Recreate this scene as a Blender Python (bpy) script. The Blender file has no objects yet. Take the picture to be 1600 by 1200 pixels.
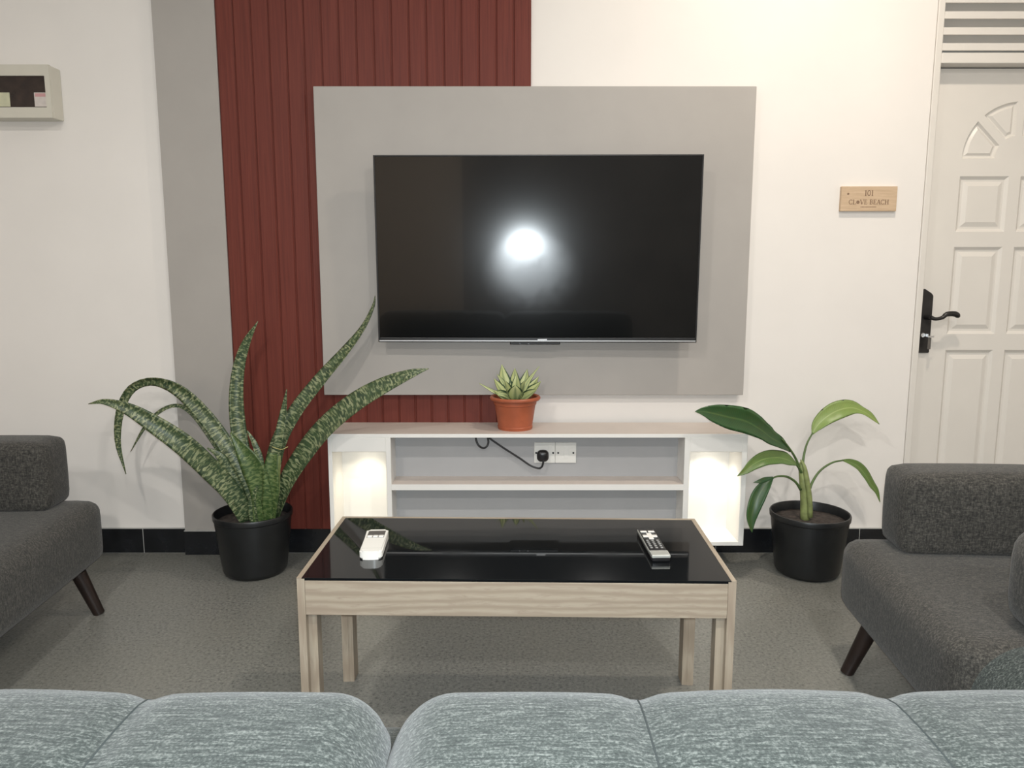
import bpy, bmesh, math, random
from mathutils import Vector, Matrix
random.seed(7)
sc = bpy.context.scene
C = sc.collection

# ------------------------------------------------------------------ camera, world, lights, exposure
PITCH = math.radians(8.4); CAM_D = 3.1; CAM_H = 1.173
cam = bpy.data.cameras.new('camera'); cam_o = bpy.data.objects.new('camera', cam); C.objects.link(cam_o)
cam_o.location = (0, -CAM_D, CAM_H); cam_o.rotation_euler = (math.pi/2 - PITCH, 0, 0)
cam.sensor_width = 36; cam.lens = 27; cam.clip_start = 0.02
sc.camera = cam_o
sc.view_settings.view_transform = 'Standard'; sc.view_settings.look = 'None'
sc.view_settings.gamma = 1; sc.view_settings.use_curve_mapping = False
sc.view_settings.exposure = 0.83
w = bpy.data.worlds.new('world'); sc.world = w; w.use_nodes = True
w.node_tree.nodes['Background'].inputs[0].default_value = (0.6, 0.65, 0.7, 1)
w.node_tree.nodes['Background'].inputs[1].default_value = 0.05
CEIL = 2.95
# ceiling lamps: one by the television wall, two further back, rear four added as fill; power in watts, colour
LAMPS = [((1.15, -0.95), 12.5, (1.0, 0.88, 0.74), 'near the television wall'), ((0.95, -2.9), 16.0, (1.0, 0.96, 0.90), 'over the right end of the sofa'),
         ((-1.15, -2.9), 17.0, (1.0, 0.96, 0.90), 'over the left end of the sofa'), ((-2.2, -4.8), 8.0, (1.0, 0.97, 0.93), 'added as fill in the rear left corner'),
         ((-0.75, -4.8), 13.0, (1.0, 0.97, 0.93), 'added as fill at the rear, left of centre'), ((0.75, -4.8), 19.0, (1.0, 0.97, 0.93), 'added as fill at the rear, right of centre'),
         ((2.1, -4.8), 13.0, (1.0, 0.97, 0.93), 'added as fill in the rear right corner')]
NICHE_L, NICHE_R = 0.95, 1.4
def add_light(kind, name, loc, power, col, rot=(0, 0, 0), **kw):
    l = bpy.data.lights.new(name, kind); l.energy = power; l.color = col
    for k, v in kw.items(): setattr(l, k, v)
    o = bpy.data.objects.new(name, l); C.objects.link(o); o.location = loc; o.rotation_euler = rot
    return o
# the photographer's phone flash, mirrored in the television screen
add_light('SPOT', 'phone_flash', (0.012, -CAM_D + 0.01, CAM_H + 0.012), 66.0, (0.84, 0.93, 0.98), (math.pi/2 - PITCH, 0, 0),
          spot_size=math.radians(150), spot_blend=0.5, shadow_soft_size=0.016)

# ------------------------------------------------------------------ helpers
def at(x, y, Y):
    "photo pixel (1600x1200) seen at world depth Y -> world point"
    u = (x - 800)/1200; v = (y - 600)/1200
    t = (Y + CAM_D)/(math.cos(PITCH) - v*math.sin(PITCH))
    return Vector((t*u, Y, CAM_H + t*(-math.sin(PITCH) - v*math.cos(PITCH))))
def obj(name, bm, m, parent=None, smooth=False):
    bmesh.ops.recalc_face_normals(bm, faces=bm.faces)
    me = bpy.data.meshes.new(name); bm.to_mesh(me); bm.free()
    if smooth:
        me.polygons.foreach_set('use_smooth', [True]*len(me.polygons))
        if smooth != 'all':
            me.set_sharp_from_angle(angle=math.radians(smooth if smooth is not True else 40))
    if m: me.materials.append(m)
    o = bpy.data.objects.new(name, me); C.objects.link(o)
    if parent: o.parent = parent
    return o
def tag(o, label, cat, group=None, kind=None):
    o['label'] = label; o['category'] = cat
    if group: o['group'] = group
    if kind: o['kind'] = kind
    return o
def thing(name, label, cat, loc=(0, 0, 0), rz=0, group=None, kind=None):
    o = bpy.data.objects.new(name, None); C.objects.link(o); o.location = loc; o.rotation_euler = (0, 0, rz)
    o.empty_display_size = 0.1
    return tag(o, label, cat, group, kind)
def B(): return bmesh.new()
def box(bm, x0, x1, y0, y1, z0, z1):
    v = [bm.verts.new((x, y, z)) for x in (x0, x1) for y in (y0, y1) for z in (z0, z1)]
    for f in ((0, 1, 3, 2), (4, 6, 7, 5), (0, 4, 5, 1), (2, 3, 7, 6), (0, 2, 6, 4), (1, 5, 7, 3)):
        bm.faces.new([v[i] for i in f])
    return bm
def bx(x0, x1, y0, y1, z0, z1, bev=0.0, seg=2):
    bm = box(B(), x0, x1, y0, y1, z0, z1)
    if bev: bmesh.ops.bevel(bm, geom=bm.edges[:], offset=bev, segments=seg, profile=0.5, affect='EDGES')
    return bm
def prism(bm, pts, axis, a0, a1):
    "polygon pts (2-D) extruded along axis 'x','y','z'"
    def mk(p, a): return {'x': (a, p[0], p[1]), 'y': (p[0], a, p[1]), 'z': (p[0], p[1], a)}[axis]
    v0 = [bm.verts.new(mk(p, a0)) for p in pts]; v1 = [bm.verts.new(mk(p, a1)) for p in pts]
    bm.faces.new(v0); bm.faces.new(v1[::-1]); n = len(pts)
    for i in range(n): bm.faces.new((v0[i], v0[(i+1) % n], v1[(i+1) % n], v1[i]))
    return bm
def frame_of(t):
    t = t.normalized(); a = Vector((0, 0, 1)) if abs(t.z) < 0.9 else Vector((1, 0, 0))
    s = t.cross(a).normalized(); return s, t.cross(s)
def tube(bm, pts, radii, n=10, caps=True):
    pts = [Vector(p) for p in pts]
    if not hasattr(radii, '__len__'): radii = [radii]*len(pts)
    rings = []; s = None
    for i, p in enumerate(pts):
        t = (pts[min(i+1, len(pts)-1)] - pts[max(i-1, 0)]).normalized()
        if s is None: s, _ = frame_of(t)
        else: s = (s - t*s.dot(t)).normalized()
        b = t.cross(s)
        rings.append([bm.verts.new(p + (s*math.cos(2*math.pi*k/n) + b*math.sin(2*math.pi*k/n))*radii[i]) for k in range(n)])
    for i in range(len(rings)-1):
        for k in range(n): bm.faces.new((rings[i][k], rings[i][(k+1) % n], rings[i+1][(k+1) % n], rings[i+1][k]))
    if caps: bm.faces.new(rings[0][::-1]); bm.faces.new(rings[-1])
    return bm
def lathe(bm, prof, n=40, c=(0, 0, 0)):
    rings = []
    for r, z in prof:
        if r < 1e-6: rings.append([bm.verts.new((c[0], c[1], c[2]+z))])
        else: rings.append([bm.verts.new((c[0]+r*math.cos(2*math.pi*k/n), c[1]+r*math.sin(2*math.pi*k/n), c[2]+z)) for k in range(n)])
    for a, b in zip(rings, rings[1:]):
        for k in range(n):
            q = [a[k % len(a)], a[(k+1) % len(a)], b[(k+1) % len(b)], b[k % len(b)]]
            u = [];
            for v in q:
                if v not in u: u.append(v)
            if len(u) > 2: bm.faces.new(u)
    return bm
def spline(pts, n):
    "Catmull-Rom through pts -> n points (any dimension)"
    P = [list(p) for p in pts]; P = [[2*a-b for a, b in zip(P[0], P[1])]] + P + [[2*a-b for a, b in zip(P[-1], P[-2])]]
    out = []; m = len(pts)-1
    for i in range(n):
        t = i/(n-1)*m; k = min(int(t), m-1); f = t-k
        a, b, c, d = P[k], P[k+1], P[k+2], P[k+3]
        out.append([0.5*(2*q + (-p+r)*f + (2*p-5*q+4*r-s)*f*f + (-p+3*q-3*r+s)*f**3) for p, q, r, s in zip(a, b, c, d)])
    return out
def puff(lx, ly, lz, r, bulge=0.0, n=14, c=(0, 0, 0), nx=None, seams=()):
    "upholstered block: rounded box with crowned faces; seams = x positions of pinched vertical seams"
    bm = B(); bmesh.ops.create_cube(bm, size=2)
    bmesh.ops.subdivide_edges(bm, edges=bm.edges[:], cuts=n, use_grid_fill=True)
    if nx:
        es = [e for e in bm.edges if abs(e.verts[0].co.x - e.verts[1].co.x) > 1e-5]
        bmesh.ops.subdivide_edges(bm, edges=es, cuts=nx, use_grid_fill=True)
    h = Vector((lx/2, ly/2, lz/2))
    for v in bm.verts:
        u = v.co.copy()
        # denser spacing toward the borders
        p = Vector([h[i]*math.sin(u[i]*math.pi/2) if (i or not nx) else h[i]*u[i] for i in range(3)])
        q = Vector([max(-(h[i]-r), min(h[i]-r, p[i])) for i in range(3)])
        d = p - q
        if d.length > 1e-9:
            m = max(abs(d[i]) for i in range(3)); d = d.normalized()*m
        p2 = q + d
        s = [p[i]/h[i] for i in range(3)]
        for i in range(3):
            j, k = (i+1) % 3, (i+2) % 3
            if abs(u[i]) > 0.999: p2[i] += math.copysign(bulge*(1-s[j]**2)*(1-s[k]**2), u[i])
        for sx in seams:
            g = math.exp(-((p2.x-sx)/0.016)**2); g2 = math.exp(-((p2.x-sx)/0.07)**2)
            k = 1 - 0.05*g - 0.02*g2
            p2.y *= k; p2.z = p2.z*(1-0.022*g-0.012*g2)
        v.co = p2 + Vector(c)
    return bm
def xf(bm, M):
    bmesh.ops.transform(bm, matrix=M, verts=bm.verts[:]); return bm

# ------------------------------------------------------------------ materials
def nt(name):
    m = bpy.data.materials.new(name); m.use_nodes = True
    t = m.node_tree; b = t.nodes['Principled BSDF']; return m, t, b
def N(t, typ, **kw):
    n = t.nodes.new(typ)
    for k, v in kw.items():
        if k.startswith('i_'):
            n.inputs[k[2:].replace('_', ' ')].default_value = v
        else: setattr(n, k, v)
    return n
def ramp(t, fac, stops):
    r = t.nodes.new('ShaderNodeValToRGB'); e = r.color_ramp.elements
    while len(e) < len(stops): e.new(0.5)
    for el, (p, c) in zip(e, stops): el.position = p; el.color = (*c, 1) if len(c) == 3 else c
    t.links.new(fac, r.inputs[0]); return r.outputs[0]
def coords(t, scale=(1, 1, 1), kind='Object', rot=(0, 0, 0)):
    tc = t.nodes.new('ShaderNodeTexCoord'); mp = t.nodes.new('ShaderNodeMapping')
    mp.inputs['Scale'].default_value = scale; mp.inputs['Rotation'].default_value = rot
    t.links.new(tc.outputs[kind], mp.inputs[0]); return mp.outputs[0]
def noise(t, vec, scale, detail=4, rough=0.55, dist=0.0):
    n = N(t, 'ShaderNodeTexNoise'); n.inputs['Scale'].default_value = scale; n.inputs['Detail'].default_value = detail
    n.inputs['Roughness'].default_value = rough; n.inputs['Distortion'].default_value = dist
    t.links.new(vec, n.inputs['Vector']); return n.outputs[0]
def bump(t, b, fac, strength=0.2, dist=0.002):
    n = t.nodes.new('ShaderNodeBump'); n.inputs['Strength'].default_value = strength; n.inputs['Distance'].default_value = dist
    t.links.new(fac, n.inputs['Height']); t.links.new(n.outputs[0], b.inputs['Normal'])
def mix(t, fac, a, b, mode='MIX'):
    n = t.nodes.new('ShaderNodeMix'); n.data_type = 'RGBA'; n.blend_type = mode
    for sock, v in ((n.inputs[0], fac), (n.inputs[6], a), (n.inputs[7], b)):
        if hasattr(v, 'is_linked'): t.links.new(v, sock)
        elif isinstance(v, (int, float)): sock.default_value = v
        else: sock.default_value = (*v, 1)
    return n.outputs[2]
def plain(name, col, rough=0.6, metal=0.0, spec=0.5, var=0.06, vs=6.0, bs=0.0, bscale=200, coat=0.0):
    "painted / plastic surface with slight mottling and fine relief"
    m, t, b = nt(name); v = coords(t)
    n = noise(t, v, vs, 3)
    lo = tuple(c*(1-var) for c in col); hi = tuple(min(1, c*(1+var)) for c in col)
    t.links.new(ramp(t, n, [(0.3, lo), (0.7, hi)]), b.inputs['Base Color'])
    b.inputs['Roughness'].default_value = rough; b.inputs['Metallic'].default_value = metal
    b.inputs['Specular IOR Level'].default_value = spec; b.inputs['Coat Weight'].default_value = coat
    if bs: bump(t, b, noise(t, v, bscale, 3), bs, 0.001)
    return m
def emis(name, col, s):
    m, t, b = nt(name); b.inputs['Base Color'].default_value = (*col, 1)
    b.inputs['Emission Color'].default_value = (*col, 1); b.inputs['Emission Strength'].default_value = s; return m

M = {}
M['wall'] = plain('wall_paint', (0.79, 0.752, 0.712), 0.65, var=0.02, vs=3, bs=0.15, bscale=60)
M['ceil'] = plain('ceiling_paint', (0.82, 0.81, 0.79), 0.8, var=0.02)
M['beige'] = plain('beige_paint', (0.74, 0.62, 0.50), 0.7, var=0.04)
M['darkwall'] = plain('dark_paint', (0.26, 0.24, 0.22), 0.8, var=0.2, vs=3)
M['grey'] = plain('grey_laminate', (0.375, 0.35, 0.325), 0.5, var=0.03, vs=5, bs=0.1, bscale=150)
M['grey2'] = plain('grey_backing', (0.40, 0.40, 0.405), 0.55, var=0.03)
M['white'] = plain('white_laminate', (0.80, 0.785, 0.755), 0.42, var=0.015)
M['taupe'] = plain('taupe_laminate', (0.60, 0.53, 0.48), 0.4, var=0.04, vs=9)
M['door'] = plain('door_paint', (0.70, 0.665, 0.615), 0.38, var=0.015, bs=0.05, bscale=40)
M['tile'] = plain('black_tile', (0.011, 0.012, 0.014), 0.22, var=0.3, vs=14)
M['grout'] = plain('pale_grout', (0.42, 0.42, 0.40), 0.9, var=0.1)
M['blackpot'] = plain('black_plastic_pot', (0.010, 0.011, 0.012), 0.38, var=0.2, vs=20, bs=0.05, bscale=90)
M['terra'] = plain('terracotta_plastic', (0.36, 0.092, 0.040), 0.45, var=0.12, vs=18, bs=0.05)
M['soil'] = plain('soil', (0.045, 0.035, 0.03), 0.95, var=0.6, vs=60, bs=1.0, bscale=120)
M['black'] = plain('black_plastic', (0.012, 0.012, 0.013), 0.35, var=0.1)
M['chrome'] = plain('chrome', (0.75, 0.76, 0.78), 0.15, metal=1, var=0.02)
M['gunmetal'] = plain('dark_bronze_metal', (0.035, 0.033, 0.032), 0.38, metal=0.6, var=0.15, vs=30)
M['plasticwhite'] = plain('white_plastic', (0.80, 0.79, 0.75), 0.3, var=0.01)
M['cream'] = plain('cream_plastic', (0.60, 0.57, 0.49), 0.4, var=0.03)
M['label_a'] = plain('white_sticker', (0.62, 0.56, 0.52), 0.5, var=0.08, vs=40)
M['label_b'] = plain('yellowed_sticker', (0.55, 0.54, 0.38), 0.5, var=0.08, vs=40)
M['pink'] = plain('pink_print', (0.55, 0.30, 0.30), 0.5)
M['darkwood'] = plain('dark_stained_wood', (0.016, 0.009, 0.007), 0.4, var=0.3, vs=25)
M['silverkey'] = plain('steel_key', (0.6, 0.6, 0.6), 0.3, metal=1, var=0.05)
M['brownink'] = plain('burnt_ink', (0.20, 0.12, 0.075), 0.7, var=0.1)
M['pinkcord'] = plain('pink_cord', (0.55, 0.34, 0.30), 0.6, var=0.1)
M['grey_button_gap'] = plain('grey_rubber_and_gap_shade', (0.30, 0.30, 0.29), 0.6)
M['silver'] = plain('silver_plastic', (0.45, 0.46, 0.43), 0.35, metal=0.3, var=0.03)
M['silverline'] = plain('bright_silver_trim', (0.66, 0.67, 0.68), 0.35, metal=0.25, var=0.02)
M['tagbrown'] = plain('brown_key_tag', (0.10, 0.09, 0.08), 0.5)
M['seam'] = plain('dark_seam_thread', (0.02, 0.026, 0.026), 0.9)
M['lampwhite'] = emis('led_diffuser', (1.0, 0.96, 0.88), 6.0)
M['led'] = emis('niche_led', (1.0, 0.93, 0.78), 8.0)
M['lcd'] = plain('lcd_window', (0.10, 0.09, 0.085), 0.25, var=0.1)
M['yellowleaf'] = plain('dry_leaf', (0.45, 0.40, 0.16), 0.7)

def slat_mat():
    m, t, b = nt('red_brown_wood_grain'); v = coords(t, (1, 1, 0.03))
    oi = t.nodes.new('ShaderNodeObjectInfo')
    add = N(t, 'ShaderNodeVectorMath', operation='ADD'); t.links.new(v, add.inputs[0])
    mul = N(t, 'ShaderNodeMath', operation='MULTIPLY'); t.links.new(oi.outputs['Random'], mul.inputs[0]); mul.inputs[1].default_value = 13
    t.links.new(mul.outputs[0], add.inputs[1])
    n1 = noise(t, add.outputs[0], 120, 5, 0.6, 0.3); n2 = noise(t, add.outputs[0], 26, 3, 0.5, 0.5)
    c = ramp(t, n1, [(0.3, (0.095, 0.020, 0.014)), (0.55, (0.155, 0.034, 0.023)), (0.8, (0.20, 0.052, 0.035))])
    c2 = mix(t, n2, c, (0.13, 0.029, 0.020))
    t.links.new(c2, b.inputs['Base Color']); b.inputs['Roughness'].default_value = 0.5; b.inputs['Specular IOR Level'].default_value = 0.25
    bump(t, b, n1, 0.12, 0.001); return m
M['slat'] = slat_mat()
def oak(name, scale):
    m, t, b = nt(name); v = coords(t, scale)
    n0 = noise(t, v, 3.2, 2, 0.5, 0.4)
    wv = N(t, 'ShaderNodeTexWave', wave_type='BANDS', bands_direction='Z'); wv.inputs['Scale'].default_value = 3.4
    wv.inputs['Distortion'].default_value = 9.0; wv.inputs['Detail'].default_value = 4; wv.inputs['Detail Scale'].default_value = 0.9
    t.links.new(v, wv.inputs['Vector'])
    n1 = noise(t, v, 26, 6, 0.65, 0.6)
    c = ramp(t, wv.outputs[0], [(0.0, (0.30, 0.245, 0.185)), (0.5, (0.355, 0.297, 0.226)), (1.0, (0.385, 0.328, 0.254))])
    c = mix(t, ramp(t, n1, [(0.34, (0.85,)*3), (0.52, (0, 0, 0))]), c, (0.30, 0.24, 0.185))
    c = mix(t, ramp(t, n0, [(0.62, (0, 0, 0)), (0.72, (0.7, 0.7, 0.7))]), c, (0.30, 0.235, 0.18))
    t.links.new(c, b.inputs['Base Color']); b.inputs['Roughness'].default_value = 0.5
    bump(t, b, n1, 0.1, 0.001); return m
M['oak_x'] = oak('grey_oak_lengthwise', (0.7, 5, 5))
M['oak_z'] = oak('grey_oak_upright', (9, 9, 0.5))
M['oak_y'] = oak('grey_oak_crosswise', (9, 1.2, 9))
def glass_top():
    m, t, b = nt('black_glass'); b.inputs['Base Color'].default_value = (0.006, 0.007, 0.008, 1)
    b.inputs['Roughness'].default_value = 0.03; b.inputs['Specular IOR Level'].default_value = 0.6
    n = noise(t, coords(t), 9, 4); t.links.new(ramp(t, n, [(0.4, (0.02,)*3), (0.9, (0.09,)*3)]), b.inputs['Roughness']); return m
M['glass'] = glass_top()
def screen_mat():
    m, t, b = nt('television_screen'); b.inputs['Base Color'].default_value = (0.004, 0.0045, 0.005, 1)
    b.inputs['Specular IOR Level'].default_value = 0.40
    # wiped smears and finger marks around the middle of the panel
    v = coords(t, (1, 1, 1)); n = noise(t, v, 7, 5, 0.6, 1.5)
    g = N(t, 'ShaderNodeTexGradient', gradient_type='SPHERICAL')
    mp = N(t, 'ShaderNodeMapping'); mp.inputs['Location'].default_value = (0.10, 0, 0.55); mp.inputs['Scale'].default_value = (5.0, 1, 6.0)
    tc = t.nodes.new('ShaderNodeTexCoord'); t.links.new(tc.outputs['Object'], mp.inputs[0]); t.links.new(mp.outputs[0], g.inputs[0])
    mu = N(t, 'ShaderNodeMath', operation='MULTIPLY'); t.links.new(g.outputs[1], mu.inputs[0]); t.links.new(n, mu.inputs[1])
    r = ramp(t, mu.outputs[0], [(0.0, (0.14,)*3), (0.45, (0.24,)*3)])
    t.links.new(r, b.inputs['Roughness'])
    b.inputs['Coat Weight'].default_value = 0.42; b.inputs['Coat Roughness'].default_value = 0.028
    return m
M['screen'] = screen_mat()
def floor_mat():
    m, t, b = nt('speckled_grey_floor'); v = coords(t)
    n1 = noise(t, v, 105, 4, 0.75); n2 = noise(t, v, 60, 3, 0.6); n3 = noise(t, v, 2.5, 3)
    c = ramp(t, n1, [(0.34, (0.040, 0.042, 0.040)), (0.45, (0.160, 0.162, 0.150)), (0.60, (0.210, 0.210, 0.190)), (0.72, (0.36, 0.355, 0.315))])
    c = mix(t, ramp(t, n2, [(0.3, (0.5,)*3), (0.42, (0,)*3)]), c, (0.075, 0.077, 0.076))
    c = mix(t, ramp(t, n3, [(0.35, (0,)*3), (0.7, (0.35,)*3)]), c, (0.195, 0.190, 0.163))
    t.links.new(c, b.inputs['Base Color']); b.inputs['Roughness'].default_value = 0.38
    bump(t, b, n1, 0.04, 0.001); return m
M['floor'] = floor_mat()
def fabric(name, lo, mid, hi, cx, cz, bs=0.5, st=(0.36, 0.5, 0.66)):
    m, t, b = nt(name)
    h = noise(t, coords(t, cx), 1.0, 3, 0.65); k = noise(t, coords(t, cz), 1.0, 3, 0.65)
    f = noise(t, coords(t), 420, 2, 0.6)
    a = N(t, 'ShaderNodeMath', operation='ADD'); t.links.new(h, a.inputs[0]); t.links.new(k, a.inputs[1])
    a2 = N(t, 'ShaderNodeMath', operation='MULTIPLY_ADD'); t.links.new(f, a2.inputs[0]); a2.inputs[1].default_value = 0.5; t.links.new(a.outputs[0], a2.inputs[2])
    d = N(t, 'ShaderNodeMath', operation='DIVIDE'); t.links.new(a2.outputs[0], d.inputs[0]); d.inputs[1].default_value = 2.5
    t.links.new(ramp(t, d.outputs[0], [(st[0], lo), (st[1], mid), (st[2], hi)]), b.inputs['Base Color'])
    b.inputs['Roughness'].default_value = 0.9; b.inputs['Sheen Weight'].default_value = 0.15; b.inputs['Specular IOR Level'].default_value = 0.2
    bump(t, b, d.outputs[0], bs, 0.003); return m
M['charcoal'] = fabric('charcoal_fabric', (0.020, 0.020, 0.019), (0.050, 0.048, 0.043), (0.105, 0.098, 0.087), (70, 230, 230), (230, 230, 70), 0.5, (0.39, 0.5, 0.61))
M['teal'] = fabric('blue_grey_melange_fabric', (0.008, 0.012, 0.011), (0.029, 0.036, 0.033), (0.120, 0.131, 0.122), (34, 330, 330), (330, 330, 60), 0.45, (0.38, 0.5, 0.64))
def aloe_mat(name, dark, midc, light):
    m, t, b = nt(name); tc = t.nodes.new('ShaderNodeTexCoord'); mp = N(t, 'ShaderNodeMapping'); mp.inputs['Scale'].default_value = (0.8, 1.7, 1)
    t.links.new(tc.outputs['UV'], mp.inputs[0]); v = mp.outputs[0]
    n = noise(t, v, 75, 2, 0.5, 0.6)
    big = noise(t, v, 18, 2)
    c = ramp(t, n, [(0.44, dark), (0.51, midc), (0.60, light)])
    c = mix(t, ramp(t, big, [(0.3, (0,)*3), (0.75, (0.5,)*3)]), c, (0.060, 0.105, 0.038))
    t.links.new(c, b.inputs['Base Color']); b.inputs['Roughness'].default_value = 0.42
    b.inputs['Subsurface Weight'].default_value = 0.05
    bump(t, b, n, 0.1, 0.001); return m
M['aloe'] = aloe_mat('spotted_aloe_leaf', (0.026, 0.050, 0.024), (0.072, 0.104, 0.044), (0.29, 0.315, 0.175))
M['aloe_plain'] = aloe_mat('fresh_aloe_leaf', (0.036, 0.075, 0.020), (0.070, 0.122, 0.032), (0.17, 0.22, 0.085))
def leaf_mat(name, base, vein, rough=0.38):
    m, t, b = nt(name); tc = t.nodes.new('ShaderNodeTexCoord'); sp = t.nodes.new('ShaderNodeSeparateXYZ'); t.links.new(tc.outputs['UV'], sp.inputs[0])
    # fine side veins running from the midrib
    a = N(t, 'ShaderNodeMath', operation='SUBTRACT'); t.links.new(sp.outputs[0], a.inputs[0]); a.inputs[1].default_value = 0.5
    a1 = N(t, 'ShaderNodeMath', operation='ABSOLUTE'); t.links.new(a.outputs[0], a1.inputs[0])
    s = N(t, 'ShaderNodeMath', operation='MULTIPLY_ADD'); t.links.new(a1.outputs[0], s.inputs[0]); s.inputs[1].default_value = -0.06; t.links.new(sp.outputs[1], s.inputs[2])
    q = N(t, 'ShaderNodeMath', operation='MULTIPLY'); t.links.new(s.outputs[0], q.inputs[0]); q.inputs[1].default_value = 700
    si = N(t, 'ShaderNodeMath', operation='SINE'); t.links.new(q.outputs[0], si.inputs[0])
    mid = ramp(t, a1.outputs[0], [(0.0, (1,)*3), (0.05, (0,)*3)])
    n = noise(t, coords(t), 25, 3)
    c = mix(t, ramp(t, n, [(0.3, (0,)*3), (0.75, (0.6,)*3)]), base, tuple(x*0.7 for x in base))
    c = mix(t, ramp(t, si.outputs[0], [(0.0, (0,)*3), (1.0, (0.15,)*3)]), c, vein)
    c = mix(t, mid, c, vein)
    t.links.new(c, b.inputs['Base Color']); b.inputs['Roughness'].default_value = rough
    b.inputs['Subsurface Weight'].default_value = 0.08; return m
M['leaf_dark'] = leaf_mat('dark_green_leaf', (0.020, 0.070, 0.022), (0.05, 0.12, 0.035))
M['leaf_mid'] = leaf_mat('mid_green_leaf', (0.085, 0.170, 0.040), (0.16, 0.25, 0.08))
M['leaf_light'] = leaf_mat('light_green_leaf', (0.200, 0.300, 0.075), (0.30, 0.39, 0.14))
M['stalk'] = plain('pale_green_stalk', (0.23, 0.27, 0.10), 0.5, var=0.3, vs=30)
M['petiole'] = plain('green_petiole', (0.085, 0.14, 0.045), 0.5, var=0.2, vs=30)
def varieg():
    m, t, b = nt('cream_leaf_green_margin'); tc = t.nodes.new('ShaderNodeTexCoord'); sp = t.nodes.new('ShaderNodeSeparateXYZ'); t.links.new(tc.outputs['UV'], sp.inputs[0])
    a = N(t, 'ShaderNodeMath', operation='SUBTRACT'); t.links.new(sp.outputs[0], a.inputs[0]); a.inputs[1].default_value = 0.5
    a1 = N(t, 'ShaderNodeMath', operation='ABSOLUTE'); t.links.new(a.outputs[0], a1.inputs[0])
    n = noise(t, coords(t, (1, 1, 0.5)), 90, 3)
    k = N(t, 'ShaderNodeMath', operation='MULTIPLY_ADD'); t.links.new(n, k.inputs[0]); k.inputs[1].default_value = 0.10; t.links.new(a1.outputs[0], k.inputs[2])
    c = ramp(t, k.outputs[0], [(0.08, (0.24, 0.30, 0.13)), (0.20, (0.48, 0.51, 0.24)), (0.42, (0.46, 0.49, 0.22)), (0.47, (0.035, 0.075, 0.035))])
    t.links.new(c, b.inputs['Base Color']); b.inputs['Roughness'].default_value = 0.45; return m
M['varieg'] = varieg()
def plaque_mat():
    m, t, b = nt('pale_plywood'); n = noise(t, coords(t, (2, 20, 20)), 8, 5)
    t.links.new(ramp(t, n, [(0.3, (0.50, 0.36, 0.235)), (0.7, (0.60, 0.445, 0.30))]), b.inputs['Base Color']); b.inputs['Roughness'].default_value = 0.6; return m
M['ply'] = plaque_mat()
def smoked():
    m, t, b = nt('smoked_acrylic'); b.inputs['Base Color'].default_value = (0.030, 0.018, 0.014, 1); b.inputs['Roughness'].default_value = 0.2
    n = noise(t, coords(t), 20, 3); t.links.new(ramp(t, n, [(0.3, (0.016, 0.010, 0.009)), (0.8, (0.045, 0.028, 0.022))]), b.inputs['Base Color']); return m
M['smoked'] = smoked()

# ------------------------------------------------------------------ room shell
XL, XR, YR = -3.0, 2.9, -6.2
DX0, DX1, DTOP = 1.620, 2.400, CEIL            # door opening, frame and vent fill it to the ceiling
def struct(name, bm, m, label, cat, smooth=False):
    return tag(obj(name, bm, m, None, smooth), label, cat, kind='structure')
struct('floor', bx(XL, XR, YR, 0.15, -0.1, 0), M['floor'], 'speckled grey stone floor of the lounge', 'floor')
struct('ceiling', bx(XL, XR, YR, 0.15, CEIL, CEIL+0.1), M['ceil'], 'white painted ceiling above the lounge', 'ceiling')
bm = B(); box(bm, XL, DX0, 0, 0.15, 0, CEIL); box(bm, DX1, XR, 0, 0.15, 0, CEIL)
struct('wall_back', bm, M['wall'], 'white painted wall behind the television', 'wall')
struct('wall_left', bx(XL-0.1, XL, YR, 0.15, 0, CEIL), M['wall'], 'white side wall at the left end', 'wall')
struct('wall_right', bx(XR, XR+0.1, YR, 0.15, 0, CEIL), M['wall'], 'white side wall at the right end', 'wall')
struct('wall_rear', bx(XL, -0.75, YR-0.1, YR, 0, CEIL), M['beige'], 'beige wall mirrored in the television screen', 'wall')
struct('wall_behind', bx(-0.75, XR, YR-0.1, YR, 0, CEIL), M['darkwall'], 'dark wall mirrored in the television screen', 'wall')
# baseboard of black tiles with pale joints
bb = thing('baseboard_back', 'black tiled skirting along the foot of the white wall', 'baseboard', kind='structure')
obj('grout_bed', bx(XL, DX0-0.002, -0.0105, 0, 0, 0.1065), M['grout'], bb)
xs = [XL, -2.745, -2.145, -1.545, -0.945, -0.345, 0.255, 0.855, 1.455, DX0-0.002]
for a, b_ in zip(xs, xs[1:]):
    obj('skirting_tile', bx(a+0.0012, b_-0.0012, -0.0115, 0, 0.0005, 0.1045, 0.0008, 1), M['tile'], bb)
# grey pilaster strip
GX0, GX1 = -1.362, -1.125
pl = thing('trim_1', 'grey vertical wall panel left of the red slats', 'wall panel', kind='structure')
obj('board', bx(GX0, GX1, -0.024, 0, 0.104, CEIL), M['grey'], pl)
obj('skirting_tile', bx(GX0, GX1, -0.036, -0.0117, 0.0005, 0.1015, 0.0008, 1), M['tile'], pl)
obj('grout_line', bx(GX0, GX1, -0.035, -0.0117, 0.1015, 0.1038), M['grout'], pl)
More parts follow.
